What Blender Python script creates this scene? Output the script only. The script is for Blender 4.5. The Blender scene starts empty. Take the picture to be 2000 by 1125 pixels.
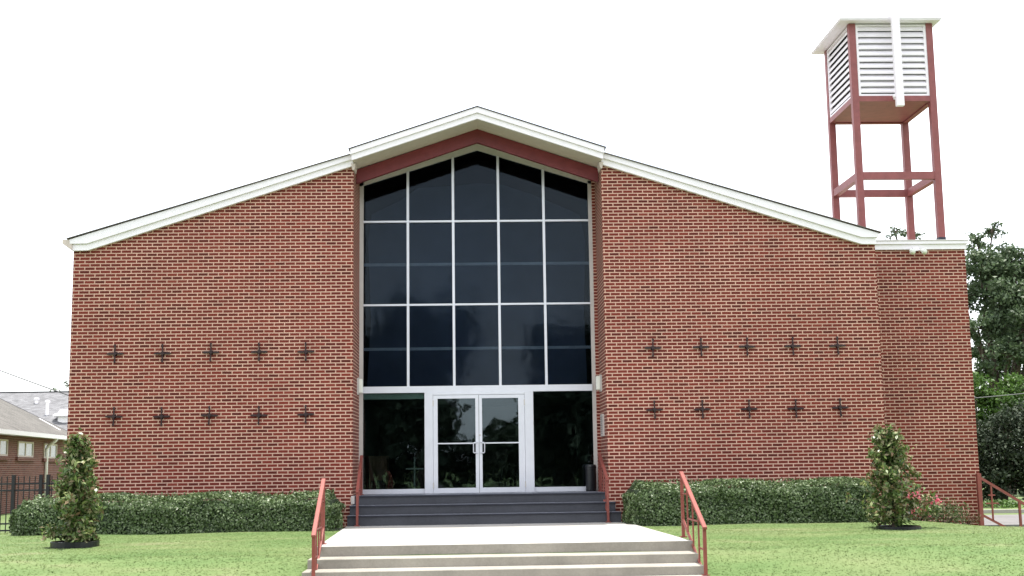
import bpy, bmesh, math, random
import numpy as np
from mathutils import Vector, Matrix
R = math.radians
S = bpy.context.scene
COL = S.collection
random.seed(4); RNG = np.random.default_rng(4)

# ------------------------------------------------------------------ camera
cam = bpy.data.cameras.new("camera"); camo = bpy.data.objects.new("camera", cam); COL.objects.link(camo)
cam.sensor_width = 36.0; cam.lens = 36.0 * 2426.6 / 2000.0; cam.clip_start = 0.1; cam.clip_end = 2000
PITCH, YAW, ROLL = 0.13967, 0.03328, -0.01398
camo.location = (-0.1577, -24.662, 1.3754)
_F = Vector((math.sin(YAW)*math.cos(PITCH), math.cos(YAW)*math.cos(PITCH), math.sin(PITCH)))
_R = Vector((math.cos(YAW), -math.sin(YAW), 0)); _U = _R.cross(_F)
_R2 = math.cos(ROLL)*_R + math.sin(ROLL)*_U; _U2 = -math.sin(ROLL)*_R + math.cos(ROLL)*_U
camo.rotation_euler = Matrix((_R2, _U2, -_F)).transposed().to_euler()
S.camera = camo

# ------------------------------------------------------------------ world, sun, exposure
S.view_settings.view_transform = 'Standard'; S.view_settings.look = 'None'
S.view_settings.exposure = 1.25; S.view_settings.gamma = 1
SUN_EL, SUN_AZ = R(81.5), R(14)        # high, just behind the building
W = bpy.data.worlds.new("World"); S.world = W; W.use_nodes = True
nt = W.node_tree; nt.nodes.clear()
wo = nt.nodes.new('ShaderNodeOutputWorld'); bg = nt.nodes.new('ShaderNodeBackground')
sky = nt.nodes.new('ShaderNodeTexSky'); sky.sky_type = 'NISHITA'; sky.sun_disc = False
sky.sun_elevation = SUN_EL; sky.sun_rotation = SUN_AZ; sky.air_density = 1.0; sky.dust_density = 3.0; sky.ozone_density = 1.0
tc = nt.nodes.new('ShaderNodeTexCoord'); no = nt.nodes.new('ShaderNodeTexNoise')
no.inputs['Scale'].default_value = 2.2; no.inputs['Detail'].default_value = 5; no.inputs['Roughness'].default_value = .55
ra = nt.nodes.new('ShaderNodeMapRange'); ra.inputs['From Min'].default_value = .35; ra.inputs['From Max'].default_value = .65
ra.inputs['To Min'].default_value = .30; ra.inputs['To Max'].default_value = .9
mx = nt.nodes.new('ShaderNodeMix'); mx.data_type = 'RGBA'
mx.inputs['B'].default_value = (9.5, 9.6, 9.8, 1)       # bright haze and thin cloud
nt.links.new(tc.outputs['Generated'], no.inputs['Vector']); nt.links.new(no.outputs['Fac'], ra.inputs['Value'])
nt.links.new(ra.outputs['Result'], mx.inputs['Factor']); nt.links.new(sky.outputs['Color'], mx.inputs['A'])
nt.links.new(mx.outputs['Result'], bg.inputs['Color']); nt.links.new(bg.outputs['Background'], wo.inputs['Surface'])
bg.inputs['Strength'].default_value = 0.118
sun = bpy.data.lights.new("sun", 'SUN'); sun.energy = 3.0; sun.angle = R(0.6); sun.color = (1, .96, .88)
suno = bpy.data.objects.new("sun", sun); COL.objects.link(suno)
sd = Vector((math.sin(SUN_AZ)*math.cos(SUN_EL), math.cos(SUN_AZ)*math.cos(SUN_EL), math.sin(SUN_EL)))
suno.rotation_euler = sd.to_track_quat('Z', 'Y').to_euler()

# ------------------------------------------------------------------ materials
class NT:
    def __init__(s, name):
        s.m = bpy.data.materials.new(name); s.m.use_nodes = True; s.t = s.m.node_tree
        s.b = s.t.nodes['Principled BSDF']; s.o = s.t.nodes['Material Output']
    def n(s, typ, **kw):
        nd = s.t.nodes.new(typ)
        for k, v in kw.items():
            if k.startswith('_'): setattr(nd, k[1:], v)
            else: nd.inputs[k.replace('__', ' ')].default_value = v
        return nd
    def l(s, a, b): s.t.links.new(a, b)
    def pos(s): return s.n('ShaderNodeNewGeometry').outputs['Position']
    def noise(s, scale, detail=4, rough=.6, vec=None):
        nd = s.n('ShaderNodeTexNoise', Scale=scale, Detail=detail, Roughness=rough)
        s.l(vec if vec is not None else s.pos(), nd.inputs['Vector']); return nd.outputs['Fac']
    def ramp(s, fac, stops):
        nd = s.n('ShaderNodeValToRGB'); e = nd.color_ramp.elements
        while len(e) < len(stops): e.new(.5)
        for i, (p, c) in enumerate(stops):
            e[i].position = p; e[i].color = (*c, 1) if len(c) == 3 else c
        s.l(fac, nd.inputs['Fac']); return nd.outputs['Color']
    def mix(s, fac, a, b, blend='MIX'):
        nd = s.n('ShaderNodeMix', _data_type='RGBA', _blend_type=blend)
        for k, v in (('Factor', fac), ('A', a), ('B', b)):
            if isinstance(v, (int, float)): nd.inputs[k].default_value = v
            elif isinstance(v, tuple): nd.inputs[k].default_value = (*v, 1)
            else: s.l(v, nd.inputs[k])
        return nd.outputs['Result']
    def bump(s, h, strength=.3, dist=.02):
        nd = s.n('ShaderNodeBump', Strength=strength, Distance=dist); s.l(h, nd.inputs['Height'])
        s.l(nd.outputs['Normal'], s.b.inputs['Normal'])

def M_plain(name, col, rough=.6, var=.12, scale=6, metal=0, spec=.4):
    k = NT(name); f = k.noise(scale)
    a = tuple(c*(1-var) for c in col); b = tuple(min(1, c*(1+var)) for c in col)
    k.l(k.ramp(f, [(.3, a), (.7, b)]), k.b.inputs['Base Color'])
    k.b.inputs['Roughness'].default_value = rough; k.b.inputs['Metallic'].default_value = metal
    k.b.inputs['Specular IOR Level'].default_value = spec
    return k.m

def M_brick(name, bricks, mortar, bw=.2032, rh=.0677, ms=.0105):
    k = NT(name)
    g = k.n('ShaderNodeNewGeometry'); sp = k.n('ShaderNodeSeparateXYZ'); k.l(g.outputs['Position'], sp.inputs[0])
    sn = k.n('ShaderNodeSeparateXYZ'); k.l(g.outputs['True Normal'], sn.inputs[0])
    ab = k.n('ShaderNodeMath', _operation='ABSOLUTE'); k.l(sn.outputs['X'], ab.inputs[0])
    gt = k.n('ShaderNodeMath', _operation='GREATER_THAN'); k.l(ab.outputs[0], gt.inputs[0]); gt.inputs[1].default_value = .7
    mu = k.n('ShaderNodeMix', _data_type='FLOAT'); k.l(gt.outputs[0], mu.inputs['Factor'])
    k.l(sp.outputs['X'], mu.inputs['A']); k.l(sp.outputs['Y'], mu.inputs['B'])
    cx = k.n('ShaderNodeCombineXYZ'); k.l(mu.outputs['Result'], cx.inputs['X']); k.l(sp.outputs['Z'], cx.inputs['Y'])
    # hand-laid wobble of the joints
    wob = k.n('ShaderNodeTexNoise', Scale=1.3, Detail=3); k.l(g.outputs['Position'], wob.inputs['Vector'])
    wm = k.n('ShaderNodeVectorMath', _operation='MULTIPLY_ADD'); k.l(wob.outputs['Color'], wm.inputs[0])
    wm.inputs[1].default_value = (.012, .010, 0); k.l(cx.outputs[0], wm.inputs[2])
    br = k.n('ShaderNodeTexBrick', Scale=1.0); br.offset = .5; br.squash = 1
    br.inputs['Color1'].default_value = (0, 0, 0, 1); br.inputs['Color2'].default_value = (1, 1, 1, 1); br.inputs['Mortar'].default_value = (.5, .5, .5, 1)
    br.inputs['Mortar Size'].default_value = ms; br.inputs['Mortar Smooth'].default_value = .15
    br.inputs['Brick Width'].default_value = bw; br.inputs['Row Height'].default_value = rh
    k.l(wm.outputs[0], br.inputs['Vector'])
    n = len(bricks); col = k.ramp(br.outputs['Color'], [(i/(n-1), c) for i, c in enumerate(bricks)])
    big = k.noise(.55, 5, .65); col = k.mix(k.ramp(big, [(.38, (0, 0, 0)), (.68, (.4, .4, .4))]), col, (bricks[0][0]*1.4, bricks[0][1]*1.7, bricks[0][2]*1.65))
    drip = k.n('ShaderNodeMapping'); drip.inputs['Scale'].default_value = (1.1, 1.1, 3.5); k.l(g.outputs['Position'], drip.inputs['Vector'])
    bands = k.noise(.9, 4, .6, drip.outputs[0]); col = k.mix(.55, col, k.ramp(bands, [(.32, (.76, .74, .74)), (.62, (1, 1, 1))]), 'MULTIPLY')
    fine = k.noise(45, 3); col = k.mix(.35, col, k.ramp(fine, [(.3, (.45, .45, .45)), (.7, (1, 1, 1))]), 'MULTIPLY')
    mo = k.ramp(k.noise(1.1, 5, .7), [(.3, tuple(c*.72 for c in mortar)), (.65, mortar)])
    base = k.mix(br.outputs['Fac'], col, mo)
    k.l(base, k.b.inputs['Base Color']); k.b.inputs['Roughness'].default_value = .85; k.b.inputs['Specular IOR Level'].default_value = .25
    inv = k.n('ShaderNodeMath', _operation='SUBTRACT'); inv.inputs[0].default_value = 1; k.l(br.outputs['Fac'], inv.inputs[1])
    k.bump(inv.outputs[0], .5, .006)
    return k.m

def M_glass(name, tint, refl_rough=.015, ior=1.5):
    k = NT(name)
    tr = k.n('ShaderNodeBsdfTransparent'); tr.inputs[0].default_value = (*tint, 1)
    gl = k.n('ShaderNodeBsdfGlossy', Roughness=refl_rough); gl.inputs['Color'].default_value = (.76, .9, 1, 1)
    fr = k.n('ShaderNodeFresnel', IOR=ior)
    bp = k.n('ShaderNodeBump', Strength=.06, Distance=.05); k.l(k.noise(1.6, 2), bp.inputs['Height'])
    k.l(bp.outputs['Normal'], gl.inputs['Normal'])
    ms = k.n('ShaderNodeMixShader'); k.l(fr.outputs[0], ms.inputs[0]); k.l(tr.outputs[0], ms.inputs[1]); k.l(gl.outputs[0], ms.inputs[2])
    k.l(ms.outputs[0], k.o.inputs['Surface']); return k.m

def M_leaf(name, cols, rough=.5, transl=.25):
    k = NT(name); g = k.n('ShaderNodeNewGeometry')
    n = len(cols); c = k.ramp(g.outputs['Random Per Island'], [(i/(n-1), q) for i, q in enumerate(cols)])
    k.l(c, k.b.inputs['Base Color']); k.b.inputs['Roughness'].default_value = rough; k.b.inputs['Specular IOR Level'].default_value = .35
    t = k.n('ShaderNodeBsdfTranslucent'); k.l(c, t.inputs['Color'])
    ms = k.n('ShaderNodeMixShader'); ms.inputs[0].default_value = transl
    k.l(k.b.outputs[0], ms.inputs[1]); k.l(t.outputs[0], ms.inputs[2]); k.l(ms.outputs[0], k.o.inputs['Surface'])
    return k.m

def M_concrete(name, col, stain=.6):
    k = NT(name); a = k.noise(1.2, 6, .65); b = k.noise(28, 4, .7)
    c = k.ramp(a, [(.3, tuple(x*stain for x in col)), (.62, col)])
    c = k.mix(.3, c, k.ramp(b, [(.3, (.5, .48, .45)), (.7, (1, 1, 1))]), 'MULTIPLY')
    k.l(c, k.b.inputs['Base Color']); k.b.inputs['Roughness'].default_value = .85; k.b.inputs['Specular IOR Level'].default_value = .2
    k.bump(b, .25, .01); return k.m

def M_grass(name, blades):
    k = NT(name)
    mp = k.n('ShaderNodeMapping'); mp.inputs['Scale'].default_value = (.35, 1, 1); k.l(k.pos(), mp.inputs['Vector'])
    big = k.noise(.7, 3, .6, mp.outputs[0]); mid = k.noise(1.9, 2.5, .5, mp.outputs[0])
    c = k.ramp(big, [(.3, (.092, .160, .048)), (.5, (.125, .188, .062)), (.68, (.185, .210, .095))])
    c = k.mix(.55, c, k.ramp(mid, [(.3, (.076, .140, .042)), (.60, (.140, .188, .072)), (.78, (.25, .230, .14))]))
    if blades:
        g = k.n('ShaderNodeNewGeometry')
        c = k.mix(.16, c, k.ramp(g.outputs['Random Per Island'], [(0, (.075, .135, .032)), (.55, (.13, .195, .055)), (.9, (.21, .24, .09)), (1, (.32, .29, .17))]))
        up = k.n('ShaderNodeCombineXYZ'); up.inputs['Z'].default_value = 1.0; k.l(up.outputs[0], k.b.inputs['Normal'])
        t = k.n('ShaderNodeBsdfTranslucent'); k.l(c, t.inputs['Color'])
        ms = k.n('ShaderNodeMixShader'); ms.inputs[0].default_value = .08
        k.l(k.b.outputs[0], ms.inputs[1]); k.l(t.outputs[0], ms.inputs[2]); k.l(ms.outputs[0], k.o.inputs['Surface'])
    else:
        f = k.noise(60, 3, .7); c = k.mix(.25, c, k.ramp(f, [(.3, (.4, .4, .35)), (.7, (1, 1, 1))]), 'MULTIPLY'); k.bump(f, .2, .02)
    k.l(c, k.b.inputs['Base Color']); k.b.inputs['Roughness'].default_value = .8; k.b.inputs['Specular IOR Level'].default_value = .2
    return k.m

def M_shingle(name, col):
    k = NT(name)
    br = k.n('ShaderNodeTexBrick', Scale=1.0); br.inputs['Brick Width'].default_value = .3; br.inputs['Row Height'].default_value = .14
    br.inputs['Mortar Size'].default_value = .006; br.inputs['Color1'].default_value = (*(c*.75 for c in col), 1); br.inputs['Color2'].default_value = (*(c*1.2 for c in col), 1)
    br.inputs['Mortar'].default_value = (*(c*.4 for c in col), 1); k.l(k.pos(), br.inputs['Vector'])
    c = k.mix(.5, br.outputs['Color'], k.ramp(k.noise(2, 5), [(.3, (.6, .6, .6)), (.7, (1, 1, 1))]), 'MULTIPLY')
    k.l(c, k.b.inputs['Base Color']); k.b.inputs['Roughness'].default_value = .9; k.b.inputs['Specular IOR Level'].default_value = .15; return k.m

BRICK = M_brick('red_brick', [(.092, .0165, .0115), (.178, .0275, .0185), (.220, .0355, .0230), (.146, .025, .018), (.248, .050, .033)], (.64, .405, .31))
BRICK2 = M_brick('old_brick', [(.10, .026, .022), (.17, .042, .034), (.20, .058, .045)], (.30, .20, .17))
WHITE = M_plain('white_paint', (.87, .83, .86), .5, .03)
CREAM = M_plain('cream_soffit', (.58, .50, .44), .7, .06)
REDP = M_plain('maroon_paint', (.17, .028, .030), .45, .12)
STEELP = M_plain('oxide_red_paint', (.25, .075, .072), .5, .14)
RAILP = M_plain('handrail_paint', (.235, .062, .048), .45, .15)
ALU = M_plain('anodised_aluminium', (.72, .73, .78), .38, .04, 3, .35)
ALU2 = M_plain('grey_aluminium', (.56, .53, .50), .45, .06, 3, .2)
GLASS_UP = M_glass('tinted_glass', (.50, .54, .60), .05, 1.26)
GLASS_LO = M_glass('clear_glass', (.60, .67, .66), .022, 1.62)
REFL_TONE = M_plain('reflection_tone', (.17, .20, .245), .9, .45, .4)
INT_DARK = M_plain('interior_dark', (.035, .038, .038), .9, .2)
INT_RAIL = M_plain('interior_trim', (.72, .76, .70), .7)
WOOD = M_plain('brown_wood', (.22, .11, .06), .5, .2)
IRON = M_plain('wrought_iron', (.030, .014, .015), .6, .3)
BLACK = M_plain('black_iron', (.014, .015, .018), .45, .2)
DARKSTEP = M_concrete('grey_painted_steps', (.075, .078, .090), .75)
NOSING = M_plain('dark_trim_and_shadow', (.022, .024, .038), .5, .2)
CONC = M_concrete('concrete', (.36, .335, .29), .72)
CONC2 = M_concrete('walk_concrete', (.42, .41, .385), .85)
ASPH = M_concrete('pale_asphalt', (.20, .195, .195), .8)
LAWN = M_grass('lawn', False); BLADE = M_grass('grass_blades', True)
SHINGLE = M_shingle('brown_shingles', (.16, .14, .125)); SHINGLE2 = M_shingle('grey_shingles', (.19, .19, .198)); SHINGLE3 = M_shingle('tan_shingles', (.150, .142, .130))
PLASTIC = M_plain('black_plastic', (.010, .011, .014), .3, .2)
BARK = M_plain('bark', (.075, .055, .042), .9, .4, 12)
STONE = M_plain('plaque_stone', (.50, .46, .43), .6, .1, 10)
LIGHTG = M_plain('frosted_lens', (.80, .82, .74), .4, .04)
LEAF_F = M_leaf('street_tree_leaf', [(.045, .070, .042), (.060, .088, .052), (.078, .105, .062)], .7, .1)
PINK = M_leaf('pink_petals', [(.55, .07, .14), (.75, .17, .25), (.85, .35, .42)], .6, .3)
LEAF_H = M_leaf('hedge_leaf', [(.038, .066, .020), (.072, .117, .038), (.106, .162, .058), (.155, .215, .095), (.27, .32, .20)], .4, .2)
LEAF_M = M_leaf('magnolia_leaf', [(.040, .072, .020), (.075, .13, .034), (.115, .18, .048), (.18, .23, .07), (.30, .30, .16), (.19, .11, .06)], .35, .22)
LEAF_O = M_leaf('oak_leaf', [(.042, .072, .034), (.070, .108, .050), (.10, .148, .072), (.14, .185, .105)], .5, .3)
LEAF_B = M_leaf('bright_leaf', [(.04, .085, .016), (.07, .14, .025), (.10, .19, .035)], .5, .3)
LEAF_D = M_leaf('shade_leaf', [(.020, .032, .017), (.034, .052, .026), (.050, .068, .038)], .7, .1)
LEAF_A = M_leaf('azalea_leaf', [(.05, .08, .03), (.10, .14, .05), (.19, .20, .10)], .5, .2)

# ------------------------------------------------------------------ mesh helpers
class MB:
    def __init__(s): s.v = []; s.f = []
    def box(s, x0, x1, y0, y1, z0, z1):
        i = len(s.v)
        s.v += [(x0,y0,z0),(x1,y0,z0),(x1,y1,z0),(x0,y1,z0),(x0,y0,z1),(x1,y0,z1),(x1,y1,z1),(x0,y1,z1)]
        s.f += [tuple(i+k for k in q) for q in ((0,3,2,1),(4,5,6,7),(0,1,5,4),(1,2,6,5),(2,3,7,6),(3,0,4,7))]; return s
    def prism(s, pts, y0, y1):            # polygon in x,z (counter-clockwise seen from -y) pushed along y
        i = len(s.v); n = len(pts)
        s.v += [(x, y0, z) for x, z in pts] + [(x, y1, z) for x, z in pts]
        s.f += [tuple(i+k for k in range(n)), tuple(i+n+k for k in reversed(range(n)))]
        s.f += [(i+(k+1) % n, i+k, i+n+k, i+n+(k+1) % n) for k in range(n)]; return s
    def prismx(s, pts, x0, x1):           # polygon in y,z pushed along x
        i = len(s.v); n = len(pts)
        s.v += [(x0, y, z) for y, z in pts] + [(x1, y, z) for y, z in pts]
        s.f += [tuple(i+k for k in range(n)), tuple(i+n+k for k in reversed(range(n)))]
        s.f += [(i+(k+1) % n, i+k, i+n+k, i+n+(k+1) % n) for k in range(n)]; return s
    def bar(s, a, b, w, h=None, up=(0, 0, 1)):   # rectangular bar from a to b
        h = w if h is None else h; a = Vector(a); b = Vector(b); d = (b-a).normalized(); u = Vector(up)
        if abs(d.dot(u)) > .98: u = Vector((0, 1, 0))
        r = d.cross(u).normalized(); u = r.cross(d); i = len(s.v)
        for p in (a, b):
            for p1, p2 in ((-1,-1),(1,-1),(1,1),(-1,1)): s.v.append(tuple(p + r*(p1*w/2) + u*(p2*h/2)))
        s.f += [tuple(i+k for k in q) for q in ((0,1,2,3),(7,6,5,4),(0,4,5,1),(1,5,6,2),(2,6,7,3),(3,7,4,0))]; return s
    def tube(s, pts, rads, n=8, cap=True):
        i0 = len(s.v); pts = [Vector(p) for p in pts]
        if isinstance(rads, (int, float)): rads = [rads]*len(pts)
        ref = Vector((.123, .456, .88)).normalized()
        for j, p in enumerate(pts):
            d = (pts[min(j+1, len(pts)-1)] - pts[max(j-1, 0)]).normalized(); r = d.cross(ref).normalized(); u = r.cross(d)
            for k in range(n):
                a = 2*math.pi*k/n; s.v.append(tuple(p + (r*math.cos(a) + u*math.sin(a))*rads[j]))
        for j in range(len(pts)-1):
            for k in range(n):
                a = i0+j*n+k; b = i0+j*n+(k+1) % n; s.f.append((a, b, b+n, a+n))
        if cap:
            s.f.append(tuple(i0+k for k in reversed(range(n)))); s.f.append(tuple(i0+(len(pts)-1)*n+k for k in range(n)))
        return s
    def lathe(s, prof, c=(0, 0, 0), n=24):
        i0 = len(s.v)
        for r, z in prof:
            for k in range(n):
                a = 2*math.pi*k/n; s.v.append((c[0]+r*math.cos(a), c[1]+r*math.sin(a), c[2]+z))
        for j in range(len(prof)-1):
            for k in range(n):
                a = i0+j*n+k; b = i0+j*n+(k+1) % n; s.f.append((a, b, b+n, a+n))
        return s
    def build(s, name, mat, parent=None, bevel=0, smooth=False):
        me = bpy.data.meshes.new(name); me.from_pydata(s.v, [], s.f)
        bm = bmesh.new(); bm.from_mesh(me); bmesh.ops.recalc_face_normals(bm, faces=bm.faces)
        if bevel:
            bmesh.ops.bevel(bm, geom=[e for e in bm.edges if len(e.link_faces) == 2 and e.calc_face_angle(0) > .5], offset=bevel, segments=1, affect='EDGES', clamp_overlap=True)
        bm.to_mesh(me); bm.free(); me.materials.append(mat)
        if smooth: me.polygons.foreach_set('use_smooth', [True]*len(me.polygons))
        o = bpy.data.objects.new(name, me); COL.objects.link(o)
        if parent: o.parent = parent
        return o
def tag(o, label=None, cat=None, group=None, kind=None):
    for k, v in (('label', label), ('category', cat), ('group', group), ('kind', kind)):
        if v: o[k] = v
    return o
def empty(name, label, cat, group=None):
    # parts are modelled in place, so the root sits at the origin of the site
    o = bpy.data.objects.new(name, None); o.empty_display_size = .3; COL.objects.link(o); return tag(o, label, cat, group)
def settle(root, loc):                     # move a root to its thing's base without moving the parts
    loc = Vector(loc); root.location = loc
    for c in root.children: c.location = c.location - loc
def copy_tree(o, parent=None):
    c = o.copy(); COL.objects.link(c); c.parent = parent
    for ch in list(o.children): copy_tree(ch, c)
    return c
def quads(name, P, nrm, size, mat, parent=None, aspect=1.8, fold=.12):
    """one mesh of folded leaf rhombs: P centres, nrm normals, size per leaf"""
    N = len(P); nrm = nrm/np.linalg.norm(nrm, axis=1, keepdims=True)
    t = RNG.normal(size=(N, 3)); t -= (t*nrm).sum(1, keepdims=True)*nrm; t /= np.linalg.norm(t, axis=1, keepdims=True)
    b = np.cross(nrm, t); s = np.asarray(size).reshape(-1, 1)*np.ones((N, 1))
    V = np.stack([P - t*s*.5, P + b*s*.5/aspect + nrm*s*fold, P + t*s*.5, P - b*s*.5/aspect + nrm*s*fold], 1).reshape(-1, 3)
    me = bpy.data.meshes.new(name); me.vertices.add(4*N); me.vertices.foreach_set('co', V.astype(np.float32).ravel())
    me.loops.add(4*N); me.loops.foreach_set('vertex_index', np.arange(4*N, dtype=np.int32))
    me.polygons.add(N); me.polygons.foreach_set('loop_start', np.arange(0, 4*N, 4, dtype=np.int32)); me.polygons.foreach_set('loop_total', np.full(N, 4, dtype=np.int32))
    me.update(calc_edges=True); me.validate(); me.materials.append(mat)
    o = bpy.data.objects.new(name, me); COL.objects.link(o)
    if parent: o.parent = parent
    return o
def rnd_dirs(N, up=.4):
    d = RNG.normal(size=(N, 3)); d /= np.linalg.norm(d, axis=1, keepdims=True); d[:, 2] = d[:, 2] + up; return d

# ------------------------------------------------------------------ the setting
def sm(t): t = np.clip(t, 0, 1); return t*t*(3-2*t)
def ground_z(x, y):
    x = np.asarray(x, float); y = np.asarray(y, float)
    z = np.interp(y, [-40, -12, -9, -8.1, -7.2, -6.4, -4.5, -2.5, -1.6, 3, 12, 60], [-.36, -.36, -.32, -.26, -.07, .11, .165, .195, .205, .10, -.06, -.1])
    z = z - .30*sm((x-7.6)/3.2)*sm((y+4.5)/4.5) * (1-sm((y-2)/8))
    z = z - .10*sm((-x-8.6)/3)*sm((y+3)/3)*(1-sm((y-2)/8))
    z = z - .22*((x > -2.3) & (x < 2.85) & (y < -6.6) & (y > -9.5))
    bump = .012*np.sin(x*1.7+y*.6)*np.sin(y*1.9-x*.4)
    return z + bump*((np.abs(x) < 14) & (y < 0))
def axis_pts(fine0, fine1, step, far):
    a = list(np.arange(fine0, fine1+1e-6, step)); k = step*2; p = fine1
    while p < far: p += k; k *= 1.5; a.append(p)
    k = step*2; p = fine0
    while p > -far: p -= k; k *= 1.5; a.insert(0, p)
    return np.array(a)
gx = axis_pts(-13, 14, .25, 700); gy = axis_pts(-13, 4, .25, 700)
XX, YY = np.meshgrid(gx, gy); ZZ = ground_z(XX, YY)
nx, ny = len(gx), len(gy)
g = MB(); g.v = [tuple(q) for q in np.stack([XX, YY, ZZ], -1).reshape(-1, 3)]
g.f = [(j*nx+i, j*nx+i+1, (j+1)*nx+i+1, (j+1)*nx+i) for j in range(ny-1) for i in range(nx-1)]
tag(g.build('ground', LAWN, smooth=True), kind='structure')

# concrete walk from the upper steps to the lower flight
wk = MB(); i = 0
wk.v = [(-2.56, -.55, .222), (2.76, -.55, .222), (3.0, -6.47, .222), (-2.40, -6.47, .222)] + [(-2.56, -.55, -.2), (2.76, -.55, -.2), (3.0, -6.47, -.2), (-2.40, -6.47, -.2)]
wk.f = [(3, 2, 1, 0), (4, 5, 6, 7), (0, 1, 5, 4), (1, 2, 6, 5), (3, 7, 4, 0), (2, 3, 7, 6)]
tag(wk.build('walkway', CONC2), kind='structure')
sp = MB(); sp.box(2.765, 3.7, -1.52, -1.32, -.1, .224); tag(sp.build('side_path', CONC2), kind='structure')
sp = MB(); sp.box(-3.2, -2.565, -1.52, -1.32, -.1, .224); tag(sp.build('side_path', CONC2), kind='structure')
sp = MB(); sp.box(-13, -8.75, -2.9, -2.0, -.2, .165); tag(sp.build('side_path', CONC2), kind='structure')
rd = MB(); rd.box(10.5, 60, 2.0, 7.0, -.5, -.085); tag(rd.build('parking_road', ASPH), kind='structure')
rd = MB(); rd.box(10.5, 60, 7.0, 7.15, -.5, .02); tag(rd.build('kerb', CONC2), kind='structure')

st_ = MB(); st_.box(-200, 200, -52, -15, -.6, -.33); tag(st_.build('street', M_concrete('asphalt', (.085, .085, .09), .8)), kind='structure')  # unseen wide street, added to cut green bounce from the grass

# grass blades over the lawn in view
def grass_mask(x, y):
    ok = (y < -1.55) | ((x > 7.4) & (y < .9)) | ((x < -8.2) & (y < 1.5))
    el = np.interp(y, [-8.6, -6.5, -6.45, -.5], [-2.47, -2.45, -2.40, -2.56]); er = np.interp(y, [-8.6, -6.5, -6.45, -.5], [2.99, 3.0, 3.0, 2.76]); wv = .035*np.sin(y*5.1)+.02*np.sin(y*13.7)
    ok &= ~((x > el+.0+wv*(y > -6.45)-.01) & (x < er+wv+.01) & (y > -8.6))
    ok &= ~((x > -8.7) & (x < -2.5) & (y > -1.75)); ok &= ~((x > 2.6) & (x < 7.2) & (y > -1.6))
    ok &= ~((x < -8.7) & (y > -2.92) & (y < -1.95))
    return ok
NB = 300000
bx = RNG.uniform(-11, 11.5, NB); by = -9.6 + 11.0*RNG.uniform(0, 1, NB)**1.0
k = grass_mask(bx, by) & (np.abs(bx) < (by+24.7)*.45); bx, by = bx[k], by[k]; N = len(bx)
bz = ground_z(bx, by) - .003
ang = RNG.uniform(0, 2*np.pi, N); hh = RNG.uniform(.006, .016, N); wd = RNG.uniform(.007, .014, N)
P0 = np.stack([bx-np.cos(ang)*wd, by-np.sin(ang)*wd, bz], 1); P1 = np.stack([bx+np.cos(ang)*wd, by+np.sin(ang)*wd, bz], 1)
P2 = np.stack([bx+RNG.normal(0, .026, N), by+RNG.normal(0, .026, N), bz+hh], 1)
me = bpy.data.meshes.new('grass'); me.vertices.add(3*N); me.vertices.foreach_set('co', np.stack([P0, P1, P2], 1).astype(np.float32).ravel())
me.loops.add(3*N); me.loops.foreach_set('vertex_index', np.arange(3*N, dtype=np.int32)); me.polygons.add(N)
me.polygons.foreach_set('loop_start', np.arange(0, 3*N, 3, dtype=np.int32)); me.polygons.foreach_set('loop_total', np.full(N, 3, dtype=np.int32))
me.update(calc_edges=True); me.materials.append(BLADE)
go = bpy.data.objects.new('grass', me); COL.objects.link(go); tag(go, 'short mown green lawn grass on both sides of the walk', 'grass', kind='stuff')

# ------------------------------------------------------------------ the church
CH = empty('church', 'wide red brick church with a low white-edged gable and a tall dark entrance window', 'church')
def roofz(x, zc=8.17, s=.322): return zc - s*abs(x)
for s in (-1, 1):
    pts = [(s*8.06, -.5), (s*2.51, -.5), (s*2.51, 7.40), (s*7.75, 5.71), (s*8.06, 5.70)]
    if s > 0: pts = pts[::-1]
    MB().prism(pts, 0, 1.45).build('front_wall', BRICK, CH)
    MB().box(min(s*8.06, s*7.76), max(s*8.06, s*7.76), 1.45, 22, -.5, 5.7).build('side_wall', BRICK, CH)
MB().prism([(-7.76, -.5), (7.76, -.5), (7.76, 5.7), (0, 8.2), (-7.76, 5.7)], 21.7, 22).build('rear_wall', BRICK, CH)
# main roof (starts behind the entrance bay) with its white rake boards
rf = MB()
for s in (-1, 1):
    a = [(s*8.16, 5.885), (s*8.16, 5.902), (s*2.50, 7.609), (s*2.50, 7.592)]
    rf.prism(a if s > 0 else a[::-1], -.17, 1.2)
rf.prism([(-8.16, 5.885), (0, 8.36), (8.16, 5.885), (8.16, 5.915), (0, 8.395), (-8.16, 5.915)], 1.2, 22.2)
ROOF = rf.build('roof', SHINGLE, CH)
for s in (-1, 1):
    lo = [(s*8.06, 5.662), (s*7.76, 5.668), (s*2.512, 7.358), (s*2.512, 7.484), (s*7.775, 5.793), (s*8.06, 5.793)]
    up = [(s*8.10, 5.795), (s*7.77, 5.797), (s*2.512, 7.486), (s*2.512, 7.588), (s*8.11, 5.881)]
    MB().prism(lo if s < 0 else lo[::-1], -.09, 0).build('fascia', WHITE, ROOF)
    MB().prism(up if s < 0 else up[::-1], -.135, 0).build('fascia', WHITE, ROOF)
    gut = [(s*8.061, 5.66), (s*8.25, 5.80), (s*8.25, 5.88), (s*8.061, 5.88)]
    if s < 0: MB().prism(gut, -.13, 22).build('gutter', CREAM, ROOF)
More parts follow.
